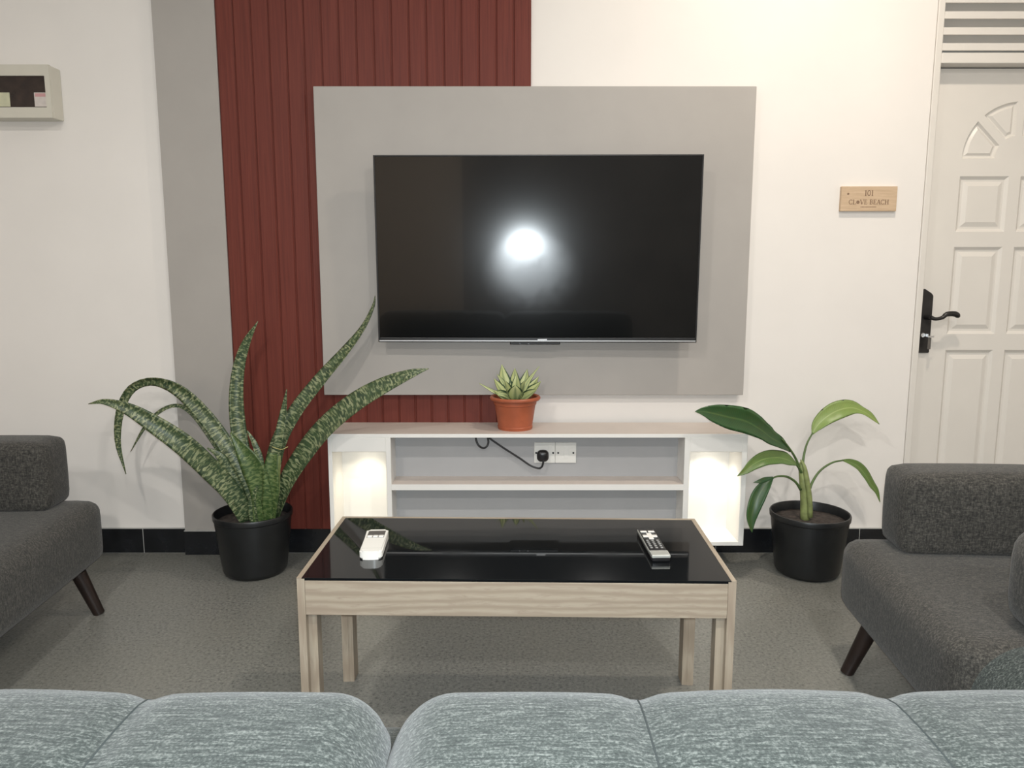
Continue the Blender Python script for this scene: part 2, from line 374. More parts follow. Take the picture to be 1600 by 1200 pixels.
# red-brown fluted cladding, one object per slat
sl = thing('trim_2', 'red-brown vertical slatted cladding behind the television panel', 'wall cladding', kind='structure')
obj('backing_sheet', bx(GX1, 0.073, -0.0165, 0, 0.107, CEIL), M['slat'], sl)
pitch = 1.198/18
sm = None
for i in range(18):
    x0 = GX1 + i*pitch
    if sm is None:
        bmx = prism(B(), [(0.0018, -0.008), (pitch-0.0018, -0.008), (pitch-0.0018, -0.0185), (pitch-0.0050, -0.0215), (0.0050, -0.0215), (0.0018, -0.0185)], 'z', 0.108, CEIL)
        o = obj('slat', bmx, M['slat'], sl); sm = o.data
    else:
        o = bpy.data.objects.new('slat', sm); C.objects.link(o); o.parent = sl
    o.location = (x0, 0, 0)

# ------------------------------------------------------------------ door, frame and louvred vent
def offset(poly, d):
    "inset a CCW polygon by d"
    out = []; n = len(poly)
    for i in range(n):
        p0, p1, p2 = Vector(poly[i-1]), Vector(poly[i]), Vector(poly[(i+1) % n])
        e1 = (p1-p0).normalized(); e2 = (p2-p1).normalized()
        n1 = Vector((-e1.y, e1.x)); n2 = Vector((-e2.y, e2.x)); b_ = (n1+n2)
        b_ = b_/max(b_.length_squared, 1e-6)*2
        b_ = b_ if b_.length < 2.2 else b_.normalized()*2.2
        out.append(tuple(p1 + b_*d))
    return out
def rect(x0, x1, z0, z1): return [(x0, z0), (x1, z0), (x1, z1), (x0, z1)]
def wedge(cx, cz, r0, r1, a0, a1, g0=0.0, g1=0.0):
    "ring sector between angles (deg), sides shifted inward by g so the spokes have even width; CCW"
    def arc(r, s, e, n):
        return [(cx + r*math.cos(math.radians(s+(e-s)*k/n)), cz + r*math.sin(math.radians(s+(e-s)*k/n))) for k in range(n+1)]
    d0o, d0i = math.degrees(math.asin(g0/r1)), math.degrees(math.asin(g0/r0)); d1o, d1i = math.degrees(math.asin(g1/r1)), math.degrees(math.asin(g1/r0))
    return arc(r1, a0+d0o, a1-d1o, 10) + arc(r0, a1-d1i, a0+d0i, 6)
DF = 0.058                                      # door face depth behind the wall face
dr = thing('door_1', 'white panelled door with a fanlight pattern and black lever handle', 'door', kind='structure')
LX0, LX1 = 1.650, 2.370; cx = 2.010
polys = [rect(1.790, 1.987, 1.328, 1.546), rect(2.033, 2.230, 1.328, 1.546),
         rect(1.790, 1.987, 0.915, 1.268), rect(2.033, 2.230, 0.915, 1.268),
         rect(1.790, 1.987, 0.200, 0.849), rect(2.033, 2.230, 0.200, 0.849)]
WP = {}
for a0, a1, g0, g1 in ((0, 45, 0, 0.016), (45, 90, 0.016, 0.014), (90, 135, 0.014, 0.016), (135, 180, 0.016, 0)):
    polys.append(wedge(cx, 1.615, 0.088, 0.218, a0, a1, g0, g1)); WP[len(polys)-1] = (a0, a1, g0, g1)
bm = B(); loops = [rect(LX0, LX1, 0.008, 1.956)] + polys
pv, pe = [], []
for lp in loops:
    k0 = len(pv); pv += [Vector(p) for p in lp]; pe += [(k0+i, k0+(i+1) % len(lp)) for i in range(len(lp))]
from mathutils.geometry import delaunay_2d_cdt
cv, ce, cf = delaunay_2d_cdt(pv, pe, [], 0, 1e-6)[:3]
def inside(p, poly):
    c_ = False
    for i in range(len(poly)):
        (x1, y1), (x2, y2) = poly[i-1], poly[i]
        if (y1 > p.y) != (y2 > p.y) and p.x < (x2-x1)*(p.y-y1)/(y2-y1)+x1: c_ = not c_
    return c_
bv = [bm.verts.new((p.x, DF, p.y)) for p in cv]
for f in cf:
    c_ = (cv[f[0]]+cv[f[1]]+cv[f[2]])/3
    if not any(inside(c_, lp) for lp in polys): bm.faces.new([bv[i] for i in f])
box(bm, LX0, LX1, DF+0.022, DF+0.04, 0.008, 1.956)
for s in (LX0, LX1):
    vs = [bm.verts.new(p) for p in ((s, DF, 0.008), (s, DF+0.03, 0.008), (s, DF+0.03, 1.956), (s, DF, 1.956))]; bm.faces.new(vs)
obj('door_leaf', bm, M['door'], dr)
for pi, lp in enumerate(polys):
    bm = B(); rings = []
    kq = 1.0 if len(lp) == 4 else 0.55
    for d, y in ((0, 0), (0.012*kq, 0.010), (0.020*kq, 0.010), (0.038*kq, 0.003)):
        rings.append([bm.verts.new((x, DF+y, z)) for x, z in (lp if not d else offset(lp, d) if pi not in WP else wedge(cx, 1.615, 0.088+d, 0.218-d, WP[pi][0], WP[pi][1], WP[pi][2]+d, WP[pi][3]+d))])
    n = len(lp)
    for r0, r1 in zip(rings, rings[1:]):
        for i in range(n): bm.faces.new((r0[i], r0[(i+1) % n], r1[(i+1) % n], r1[i]))
    cm = bm.verts.new(sum((v.co for v in rings[-1]), Vector())/n)
    for i in range(n): bm.faces.new((rings[-1][i], rings[-1][(i+1) % n], cm))
    obj('door_panel', bm, M['door'], dr)
fr = thing('trim_3', 'white door frame with louvred vent above the door', 'door frame', kind='structure')
obj('jamb', bx(DX0+0.0015, 1.647, -0.006, 0.14, 0, CEIL, 0.003), M['door'], fr)
obj('jamb', bx(2.373, DX1-0.0015, -0.006, 0.14, 0, CEIL, 0.003), M['door'], fr)
obj('transom', bx(1.647, 2.373, -0.006, 0.14, 1.960, 1.999, 0.003), M['door'], fr)
obj('vent_backing', bx(1.647, 2.373, 0.06, 0.07, 2.0, CEIL), M['door'], fr)
z = 2.007; lm = None
while z < CEIL-0.05:
    if lm is None:
        bm = prism(B(), [(-0.004, 0.0), (0.004, 0.0), (0.058, 0.034), (0.058, 0.042), (0.004, 0.0265), (-0.004, 0.0265)], 'x', 1.647, 2.373)
        o = obj('louvre', bm, M['door'], fr); lm = o.data
    else: o = bpy.data.objects.new('louvre', lm); C.objects.link(o); o.parent = fr
    o.location = (0, 0, z); z += 0.0575
# lever handle, a part of the door
hz = prism(B(), [(1.665, 0.838), (1.717, 0.838), (1.717, 1.072), (1.709, 1.082), (1.68, 1.100), (1.673, 1.082), (1.665, 1.072)], 'y', DF-0.012, DF+0.001)
bmesh.ops.bevel(hz, geom=hz.edges[:], offset=0.002, segments=2, affect='EDGES')
hp = obj('handle_plate', hz, M['gunmetal'], dr); hp['label'] = 'dark bronze lock plate'
bm = tube(B(), [(1.693, DF-0.01, 0.985), (1.693, DF-0.05, 0.985)], [0.011, 0.009], 14)
pts = spline([(1.693, DF-0.05, 0.985), (1.709, DF-0.056, 0.980), (1.735, DF-0.058, 0.986), (1.75, DF-0.058, 0.999), (1.785, DF-0.056, 1.000), (1.803, DF-0.054, 0.988)], 16)
tube(bm, pts, [0.0085, 0.008, 0.0075, 0.007, 0.007, 0.0075, 0.008, 0.0085, 0.009, 0.010, 0.0105, 0.011, 0.0115, 0.0115, 0.0105, 0.006], 12)
obj('lever', bm, M['gunmetal'], hp, 60)
bm = tube(B(), [(1.68, DF-0.012, 0.912), (1.68, DF-0.024, 0.912)], 0.009, 14)
obj('lock_cylinder', bm, M['silverkey'], hp, 40)
bm = bx(1.6895, 1.6925, DF-0.044, DF-0.024, 0.906, 0.918); box(bm, 1.69, 1.714, DF-0.046, DF-0.0435, 0.904, 0.911)
obj('key', bm, M['silverkey'], hp)
bm = bx(1.692, 1.705, DF-0.0425, DF-0.040, 0.856, 0.903, 0.001); obj('key_tag', bm, M['tagbrown'], hp)

# ------------------------------------------------------------------ television panel and television
tp = thing('wall_panel', 'large grey board mounted behind the television', 'panel', (0.087, -0.03, 0.678))
obj('board', bx(-0.842, 0.842, -0.022, 0, 0, 1.187, 0.0015, 1), M['grey'], tp)
for x in (0.25, 0.79): obj('batten', bx(x-0.03, x+0.03, 0, 0.0295, 0.06, 1.12), M['white'], tp)
TVW, TVH = 1.228, 0.700
tv = thing('television', 'black flat-screen television mounted on the grey wall panel', 'television')
tv.location = (0.097, -0.128, 0.899); tv.rotation_euler = (math.radians(1.5), 0, math.radians(-0.85))
hw = TVW/2
obj('back_shell', bx(-hw+0.004, hw-0.004, -0.008, 0.012, 0.006, TVH-0.003, 0.003), M['black'], tv)
obj('electronics_box', bx(-0.42, 0.42, 0.012, 0.045, 0.03, 0.40, 0.008), M['black'], tv)
so = obj('screen', bx(-hw+0.006, hw-0.006, -0.0022, 0.0015, -0.332, TVH/2-0.006, 0.0004, 1), M['screen'], tv)
so.location = (0, -0.0095, TVH/2)
bm = B()
obj('bezel', bx(-hw, -hw+0.006, -0.013, 0.004, 0, TVH, 0.001, 1), M['black'], tv)
obj('bezel', bx(hw-0.006, hw, -0.013, 0.004, 0, TVH, 0.001, 1), M['black'], tv)
obj('bezel', bx(-hw+0.006, hw-0.006, -0.013, 0.004, TVH-0.006, TVH, 0.001, 1), M['black'], tv)
ch = obj('chin_bezel', bx(-hw+0.006, hw-0.006, -0.0135, 0.006, 0.0, 0.018, 0.0015, 2), M['black'], tv)
obj('chrome_strip', bx(-hw+0.004, hw-0.004, -0.0150, -0.0125, 0.0040, 0.0075), M['silverline'], ch)
obj('badge', bx(0.020-0.018, 0.020+0.018, -0.0162, -0.0130, 0.0085, 0.0130), M['silverline'], ch)
sn = obj('sensor_bar', bx(-0.105, 0.090, -0.012, 0.006, -0.009, 0.0005, 0.003), M['black'], tv)
for x in (-0.066, -0.033): obj('indicator', bx(x-0.003, x+0.003, -0.0135, -0.0115, -0.006, -0.003), M['chrome'], sn)
br = obj('wall_bracket', bx(-0.22, 0.22, 0.045, 0.0705, 0.16, 0.38), M['gunmetal'], tv)

# ------------------------------------------------------------------ media console
X0, X1, YF, YB, ZB, ZT = -0.700, 0.895, -0.250, -0.023, 0.119, 0.5605
cb = thing('media_console', 'low white media console with open shelves and two lit side niches', 'cabinet', (0.0975, 0, 0))
def cpart(name, x0, x1, y0, y1, z0, z1, m, bev=0.0012):
    o = obj(name, bx(x0-0.0975, x1-0.0975, y0, y1, z0, z1, bev, 1), m, cb); return o
D1a, D1b, D2a, D2b = -0.480, -0.461, 0.656, 0.677
cpart('top_board', X0, X1, YF+0.002, YB, ZT-0.012, ZT, M['taupe'], 0.0005)
cpart('top_edging', X0, X1, YF, YF+0.002, ZT-0.014, ZT, M['white'], 0.0003)
cpart('side_panel', X0, X0+0.016, YF, YB, ZB, ZT-0.0142, M['white'])
cpart('side_panel', X1-0.020, X1, YF, YB, ZB, ZT-0.0142, M['white'])
cpart('divider', D1a, D1b, YF, YB, ZB, ZT-0.0142, M['white'])
cpart('divider', D2a, D2b, YF, YB, ZB, ZT-0.0142, M['white'])
for a, b_ in ((X0+0.016, D1a), (D2b, X1-0.020)):
    hd = cpart('niche_header', a, b_, YF, YB-0.062, 0.491, ZT-0.0142, M['white'])
    cpart('niche_back', a, b_, YB-0.060, YB-0.046, ZB+0.016, ZT-0.0142, M['white'], 0)
    cpart('niche_floor', a, b_, YF, YB-0.046, ZB, ZB+0.016, M['white'])
cpart('shelf', D1b, D2a, YF+0.001, -0.132, 0.341, 0.364, M['taupe'], 0.0005)
cpart('shelf_edging', D1b, D2a, YF, YF+0.001, 0.341, 0.364, M['white'], 0)
cpart('back_board', D1b, D2a, -0.132, -0.120, ZB+0.018, ZT-0.0142, M['grey2'], 0)
cpart('bottom_board', D1b, D2a, YF, -0.120, ZB, ZB+0.018, M['white'])
cpart('wall_cleat', 0.085, X1-0.03, YB, -0.0005, 0.45, 0.52, M['white'])
for (a, b_), P_, col in (((X0+0.016, D1a), NICHE_L, (1.0, 0.90, 0.68)), ((D2b, X1-0.020), NICHE_R, (1.0, 0.93, 0.80))):
    cxn = (a+b_)/2 + 0.006; yl = -0.160
    lt = obj('niche_light', lathe(B(), [(0.0, 0.0), (0.030, 0.0), (0.030, -0.005), (0.024, -0.006), (0.0, -0.0055)], 28, (cxn-0.0975, yl, 0.4905)), M['plasticwhite'], cb, 40)
    obj('led_disc', lathe(B(), [(0.0, 0.0), (0.022, 0.0), (0.022, -0.0015), (0.0, -0.0015)], 24, (cxn-0.0975, yl, 0.4850)), M['led'], lt)
    add_light('SPOT', 'niche_spot', (cxn, yl, 0.478), P_, col, (0, 0, 0), spot_size=math.radians(125), spot_blend=0.9, shadow_soft_size=0.012)

# socket and switch plates on the console's back board
def plate(name, x, z, label, cat):
    p = thing(name, label, cat, (x, -0.132, z)); obj('face_plate', bx(-0.0415, 0.0415, -0.009, 0, -0.0415, 0.0415, 0.0025), M['plasticwhite'], p)
    return p
PZ = at(850, 707.5, -0.14).z
sk = plate('power_socket', at(851.0, 707, -0.14).x, PZ, 'white wall socket with the black plug in it', 'socket')
obj('screw', tube(B(), [(0.0335, -0.0102, 0.0), (0.0335, -0.0085, 0.0)], 0.0040, 12), M['black'], sk)
obj('screw', tube(B(), [(-0.0335, -0.0102, 0.0), (-0.0335, -0.0085, 0.0)], 0.0040, 12), M['black'], sk)
obj('socket_switch', bx(0.016, 0.026, -0.0115, -0.0085, 0.014, 0.030, 0.001), M['plasticwhite'], sk)
sw = plate('wall_switch', at(884.0, 707, -0.14).x, PZ, 'white switch plate right of the plugged socket', 'switch')
obj('screw', tube(B(), [(0.030, -0.0102, 0.0), (0.030, -0.0085, 0.0)], 0.0038, 12), M['black'], sw)
obj('screw', tube(B(), [(-0.030, -0.0102, 0.0), (-0.030, -0.0085, 0.0)], 0.0038, 12), M['black'], sw)
rk = prism(B(), [(-0.0085, -0.020), (-0.0125, -0.020), (-0.0105, 0.028), (-0.0085, 0.028)], 'x', -0.007, 0.008)
obj('rocker', rk, M['plasticwhite'], sw)
cd = thing('television_cable', 'black power cord with moulded plug hanging below the console top', 'cable')
pc = at(848, 711.5, -0.15)
bm = xf(puff(0.045, 0.030, 0.046, 0.015, 0.001, 8), Matrix.Translation((pc.x, -0.157, pc.z)))
pg = obj('plug', bm, M['black'], cd, 'all')
pp = [at(x, y, Y) for x, y, Y in ((849, 716, -.165), (848.5, 724, -.168), (846, 730, -.168), (840, 731.5, -.166), (828, 727, -.162), (812, 716, -.160), (790, 702, -.160), (768, 687, -.158), (757, 678, -.150))]
for p in pp: p.z = min(p.z, 0.5455)
obj('cable', tube(B(), spline(pp, 40), 0.0040, 8), M['black'], cd, 'all')
pp = [at(x, y, Y) for x, y, Y in ((743.5, 676, -.145), (744, 687, -.155), (748, 696, -.16), (755, 700, -.165), (761, 697, -.165), (763, 689, -.160), (760, 676, -.150))]
for p in pp: p.z = min(p.z, 0.5455)
obj('cable_loop', tube(B(), spline(pp, 30), 0.0040, 8), M['black'], cd, 'all')
# thin cord in the right niche
pcq = thing('thin_cord', 'thin pinkish cord hanging at the left side of the bright niche', 'cord')
pts = [(0.6795, -0.215, 0.350), (0.6805, -0.205, 0.325), (0.6790, -0.218, 0.295), (0.6795, -0.222, 0.262), (0.6800, -0.212, 0.235), (0.6795, -0.215, 0.1355)]
obj('strand', tube(B(), spline(pts, 30), 0.0018, 7), M['pinkcord'], pcq, 'all')
pts = [(0.6835, -0.208, 0.350), (0.684, -0.198, 0.320), (0.6825, -0.205, 0.288), (0.682, -0.216, 0.262), (0.683, -0.205, 0.22), (0.683, -0.205, 0.1355)]
obj('strand', tube(B(), spline(pts, 30), 0.0018, 7), M['pinkcord'], pcq, 'all')

# ------------------------------------------------------------------ breaker box
eb = thing('breaker_box', 'cream plastic breaker box with a dark window on the left wall section', 'breaker box', (-1.95, 0, 1.745))
bw = 0.212
obj('body', bx(-bw, bw, -0.066, 0, 0, 0.192, 0.004), M['cream'], eb)
bm = B(); zw0, zw1 = 0.038, 0.152; xw = bw-0.018
box(bm, -bw, bw, -0.080, -0.066, 0, zw0); box(bm, -bw, bw, -0.080, -0.066, zw1, 0.192)
box(bm, -bw, -xw, -0.080, -0.066, zw0, zw1); box(bm, xw, bw, -0.080, -0.066, zw0, zw1)
bmesh.ops.remove_doubles(bm, verts=bm.verts[:], dist=1e-5)
obj('front_cover', bm, M['cream'], eb)
obj('window', bx(-xw, xw, -0.070, -0.0655, zw0, zw1), M['smoked'], eb)
for i, x in enumerate((0.145, 0.005, -0.12)):
    st = obj('sticker', bx(x, x+0.047, -0.0715, -0.0698, zw0+0.004, zw0+0.055), M['label_a'] if i != 1 else M['label_b'], eb)
    if i == 0: obj('print', bx(x+0.004, x+0.043, -0.0720, -0.0714, zw0+0.040, zw0+0.052), M['pink'], st)

# ------------------------------------------------------------------ room sign
sg = thing('room_sign', 'small pale wooden sign reading 101 CLOVE BEACH beside the door', 'sign', (1.3995, 0, 1.4515))
obj('plaque', bx(-0.1095, 0.1095, -0.016, 0, -0.0475, 0.0475, 0.001, 1), M['ply'], sg)
obj('screw', tube(B(), [(-0.083, -0.0172, 0.019), (-0.083, -0.0155, 0.019)], 0.0038, 12), M['brownink'], sg)
TH, TN, SF = 0.15, 0.065, 0.05
def arcp(cx_, cy, rx, ry, a0, a1, n=14): return [(cx_+rx*math.cos(math.radians(a0+(a1-a0)*k/n)), cy+ry*math.sin(math.radians(a0+(a1-a0)*k/n))) for k in range(n+1)]
def ser(x, y, w_=0.34): return ([(x-w_/2, y), (x+w_/2, y)], SF)
GL = {'1': (0.5, [([(0.25, 0), (0.25, 1)], TH), ser(0.25, 0), ([(0.08, 0.86), (0.25, 0.98)], TN)]),
      '0': (0.75, [(arcp(0.36, 0.5, 0.27, 0.47, 0, 360, 24), 0.11)]),
      'C': (0.85, [(arcp(0.47, 0.5, 0.38, 0.47, 48, 312, 20), 0.10), ([(0.73, 0.98), (0.73, 0.72)], TN), ([(0.73, 0.28), (0.73, 0.05)], TN)]),
      'L': (0.72, [([(0.2, 0), (0.2, 1)], TH), ([(0.05, 0.03), (0.64, 0.03), (0.66, 0.26)], TN), ser(0.2, 0.98)]),
      'V': (0.85, [([(0.1, 1), (0.43, 0)], TH), ([(0.43, 0), (0.74, 1)], TN), ser(0.1, 0.98), ser(0.74, 0.98, 0.28)]),
      'E': (0.76, [([(0.2, 0), (0.2, 1)], TH), ([(0.05, 0.03), (0.64, 0.03), (0.67, 0.24)], TN), ([(0.05, 0.97), (0.62, 0.97), (0.62, 0.78)], TN), ([(0.2, 0.52), (0.5, 0.52)], TN), ([(0.5, 0.42), (0.5, 0.62)], TN)]),
      'B': (0.78, [([(0.2, 0), (0.2, 1)], TH), ([(0.05, 0.97), (0.4, 0.97)] + arcp(0.4, 0.75, 0.22, 0.22, 90, -90, 10) + [(0.2, 0.53)], 0.09), ([(0.4, 0.53)] + arcp(0.42, 0.28, 0.26, 0.25, 90, -90, 10) + [(0.05, 0.03)], 0.09)]),
      'A': (0.85, [([(0.42, 1), (0.74, 0)], TH), ([(0.42, 1), (0.12, 0)], TN), ([(0.22, 0.34), (0.62, 0.34)], TN), ser(0.12, 0.02, 0.26), ser(0.74, 0.02)]),
      'H': (0.95, [([(0.2, 0), (0.2, 1)], TH), ([(0.74, 0), (0.74, 1)], TH), ([(0.2, 0.52), (0.74, 0.52)], TN), ser(0.2, 0.02), ser(0.2, 0.98), ser(0.74, 0.02), ser(0.74, 0.98)]),
      ' ': (0.42, [])}
def strokes(bm, text, x, z, h, y0, y1, slant=0.0):
    for chh in text:
        if chh == '*':
            cxx, czz = x+0.42*h, z+0.48*h
            for k in range(8):
                a = math.pi*k/4; d = Vector((math.cos(a), math.sin(a))); q = Vector((-d.y, d.x))
                prism(bm, [tuple(Vector((cxx, czz))+d*0.06*h), tuple(Vector((cxx, czz))+d*0.26*h+q*0.12*h), tuple(Vector((cxx, czz))+d*0.40*h), tuple(Vector((cxx, czz))+d*0.26*h-q*0.12*h)], 'y', y0, y1)
            x += 0.86*h; continue
        wd, ss = GL[chh]
        for pts_, th in ss:
            for (ax, ay), (bx_, by) in zip(pts_, pts_[1:]):
                a = Vector((x+(ax+ay*slant)*h, z+ay*h)); b_ = Vector((x+(bx_+by*slant)*h, z+by*h)); d = (b_-a)
                if d.length < 1e-7: continue
                q = Vector((-d.y, d.x)).normalized()*th*h/2
                prism(bm, [tuple(a+q), tuple(a-q), tuple(b_-q), tuple(b_+q)], 'y', y0, y1)
        x += wd*h
    return x
def text_w(t_, h): return sum(0.86 if c_ == '*' else GL[c_][0] for c_ in t_)*h
bm = B(); h = 0.021; strokes(bm, '101', -text_w('101', h)/2-0.001, 0.0115, h, -0.0166, -0.0155)
h = 0.0160; tw = text_w('CL*VE BEACH', h); k = 0.158/tw; h *= k
strokes(bm, 'CL*VE BEACH', -0.079, -0.0215, h, -0.0166, -0.0155)
obj('lettering', bm, M['brownink'], sg)
bm = B()
for i in range(12):
    x = -0.031 + i*0.0052; box(bm, x, x+0.0036, -0.0163, -0.0155, -0.0325, -0.0300)
obj('fine_print', bm, M['brownink'], sg)

# ------------------------------------------------------------------ coffee table
tb = thing('coffee_table', 'grey oak coffee table with a black glass top', 'table', (0.012, -1.2105, 0), math.radians(-1.15))
W, DY, TZ = 0.502, 0.222, 0.475; t_ = 0.018
for s in (-1, 1):
    x0, x1 = sorted((s*W, s*(W-t_)))
    obj('side_rail', bx(x0, x1, -DY+0.0552, DY-0.0552, 0.388, TZ-0.0012, 0.0008, 1), M['oak_y'], tb)
    for q in (-1, 1):
        bm = B(); y0, y1 = sorted((q*DY, q*(DY-0.055)))
        box(bm, x0, x1, y0, y1, 0, TZ-0.0012)
        a0, a1 = sorted((s*(W-t_), s*(W-t_-(0.020 if q < 0 else 0.014)))); c0, c1 = (-DY+t_+0.001, -DY+0.055) if q < 0 else (DY-0.054, DY-0.003)
        box(bm, a0, a1, c0, c1, 0, 0.3878)
        obj('leg', bm, M['oak_z'], tb)
for q in (-1, 1):
    y0, y1 = sorted((q*DY, q*(DY-t_)))
    obj('apron', bx(-(W-t_)+0.0003, (W-t_)-0.0003, y0, y1, 0.386, TZ-(0.006 if q < 0 else 0), 0.0008, 1), M['oak_x'], tb)
obj('glass_top', bx(-(W-0.011), W-0.011, -DY+0.0005, DY-0.010, TZ-0.0058, TZ+0.0006, 0.0006, 1), M['glass'], tb)
obj('edge_strip', bx(-W, -(W-0.0112), -DY, DY, TZ-0.001, TZ+0.0012), M['oak_y'], tb)
obj('edge_strip', bx(W-0.0112, W, -DY, DY, TZ-0.001, TZ+0.0012), M['oak_y'], tb)
obj('edge_strip', bx(-(W-0.0112), W-0.0112, DY-0.0102, DY, TZ-0.001, TZ+0.0012), M['oak_x'], tb)
TOPZ = TZ+0.0006
# air-conditioner remote
rc = thing('air_conditioner_remote', 'white remote control with a small grey display on the black glass', 'remote control', (-0.349, -1.232, TOPZ), math.radians(3))
def rounded(w_, l, r_top, r_bot, n=7):
    pts_ = []
    for (cx_, cy, r, a0) in ((w_/2-r_top, l/2-r_top, r_top, 0), (-w_/2+r_top, l/2-r_top, r_top, 90), (-w_/2+r_bot, -l/2+r_bot*0.55, r_bot, 180), (w_/2-r_bot, -l/2+r_bot*0.55, r_bot, 270)):
        ry = r if r == r_top else r*0.55
        pts_ += [(cx_+r*math.cos(math.radians(a0+90*k/n)), cy+ry*math.sin(math.radians(a0+90*k/n))) for k in range(n+1)]
    out = []
    for p in pts_:
        if not out or (Vector(p)-Vector(out[-1])).length > 1e-4: out.append(p)
    if (Vector(out[0])-Vector(out[-1])).length < 1e-4: out.pop()
    return out
bm = prism(B(), rounded(0.056, 0.160, 0.009, 0.024), 'z', 0.0, 0.022)
bmesh.ops.bevel(bm, geom=[e for e in bm.edges if abs(e.verts[0].co.z-e.verts[1].co.z) < 1e-6], offset=0.004, segments=3, affect='EDGES')
obj('case', bm, M['plasticwhite'], rc, 50)
obj('display', bx(-0.022, 0.022, 0.036, 0.068, 0.0215, 0.0226, 0.0003, 1), M['lcd'], rc)
for x in (-0.0145, 0.0, 0.0145): obj('button', bx(x-0.0058, x+0.0058, 0.0195, 0.0325, 0.0215, 0.0240, 0.0008, 1), M['plasticwhite'], rc)
obj('button_gap_shade', bx(-0.022, 0.022, 0.0165, 0.0335, 0.0215, 0.0223), M['grey_button_gap'], rc)  # grey strip whose colour stands in for the shade between the buttons
obj('cover_seam', bx(-0.024, 0.024, -0.0575, -0.0570, 0.0215, 0.0222), M['grey_button_gap'], rc)
# television remote
rt = thing('television_remote', 'long black and silver television remote on the black glass', 'remote control', (0.358, -1.228, TOPZ), math.radians(1.5))
obj('case', bx(-0.0225, 0.0225, -0.098, 0.098, 0, 0.017, 0.004, 3), M['black'], rt, 50)
obj('silver_edge', bx(-0.0228, -0.0205, -0.090, 0.094, 0.009, 0.0165, 0.001, 1), M['silver'], rt)
obj('silver_end', bx(-0.0228, 0.0228, -0.0985, -0.064, 0.010, 0.0180, 0.002, 2), M['silver'], rt)
for x in (-0.010, 0.010): obj('button', bx(x-0.0085, x+0.0085, 0.066, 0.076, 0.0165, 0.0188, 0.001, 1), M['plasticwhite'], rt)
bm = B(); box(bm, -0.006, 0.006, 0.016, 0.058, 0.0165, 0.0190); box(bm, -0.018, -0.006, 0.031, 0.043, 0.0165, 0.0190); box(bm, 0.006, 0.018, 0.031, 0.043, 0.0165, 0.0190)
obj('direction_pad', bm, M['plasticwhite'], rt)
for j in range(5):
    for i in range(3):
        obj('button', bx(-0.016+i*0.013, -0.010+i*0.013, 0.004-j*0.013, 0.0085-j*0.013, 0.0165, 0.0182), M['grey_button_gap'], rt)

# ------------------------------------------------------------------ armchairs (front faces local -x, width along y)
def armchair(label, loc, deg, w_, far, off_far, off_near, xl, splay):
    "w_ = overall width; far = sign of the arm nearer the television wall; off = set-back of each arm's front end"
    r = thing('armchair', label, 'armchair', loc, math.radians(deg), 'charcoal armchairs')
    obj('seat', puff(0.80, w_, 0.228, 0.050, 0.008, 14, (0.40, 0, 0.142+0.114)), M['charcoal'], r, 'all')
    for s in (-1, 1):
        o_ = off_far if s == far else off_near
        obj('armrest', puff(0.72-o_, 0.175, 0.240, 0.034 if s == far else 0.06, 0.008, 10, (o_+(0.72-o_)/2, s*(w_/2-0.0915), 0.364+0.120)), M['charcoal'], r, 'all')
    obj('backrest', xf(puff(0.20, w_-0.03, 0.44, 0.05, 0.01, 12), Matrix.Translation((0.735, 0, 0.55)) @ Matrix.Rotation(math.radians(8), 4, 'Y')), M['charcoal'], r, 'all')
    for sx in (0, 1):
        for s in (-1, 1):
            x = xl if sx == 0 else 0.70; dx = -splay if sx == 0 else 0.055
            bm = tube(B(), [(x+dx, s*(w_/2-0.160), 0), (x, s*(w_/2-0.170), 0.152)], [0.0185, 0.025], 16)
            obj('leg', bm, M['darkwood'], r, 40)
    return r
ac = armchair('charcoal fabric armchair at right in front of the white door', (0.985, -1.190, 0), -4, 0.73, 1, 0.112, 0.170, 0.044, 0.057)
obj('fabric_tab', bx(0.105, 0.122, 0.24, 0.26, 0.462, 0.482, 0.003), M['black'], ac)
armchair('charcoal fabric armchair at left beside the potted aloe', (-1.430, -0.905, 0), 184, 0.95, -1, 0.105, 0.105, 0.028, 0.053)

# ------------------------------------------------------------------ sofa in the foreground, seen from behind
def add_seams(cu, xs_, cw, s):
    "stitched seam lines lying in the creases of a back cushion"
    from mathutils.bvhtree import BVHTree
    bvh = BVHTree.FromPolygons([v.co.copy() for v in cu.data.vertices], [tuple(p.vertices) for p in cu.data.polygons])
    def hit(x, a):
        d = Vector((0, math.cos(a), math.sin(a))); h = bvh.ray_cast(Vector((x, 0, 0.12))+d, -d)
        return h[0]
    for x in xs_:
        pts = [hit(x, math.radians(a)) for a in range(40, 176, 5)]
        pts = [p for p in pts if p]
        if len(pts) > 3: obj('seam', tube(B(), spline(pts, 40), 0.0010, 6), M['seam'], cu, 'all')
    pts = [hit(xs_[0]*(1-k/16)+(s*cw/2*0.97)*(k/16), math.radians(122)) for k in range(17)]
    pts = [p for p in pts if p]
    if len(pts) > 3: obj('seam', tube(B(), spline(pts, 40), 0.0009, 6), M['seam'], cu, 'all')
sf = thing('sofa', 'blue-grey melange sofa in the foreground seen from behind', 'sofa', (-0.116, -2.185, 0))
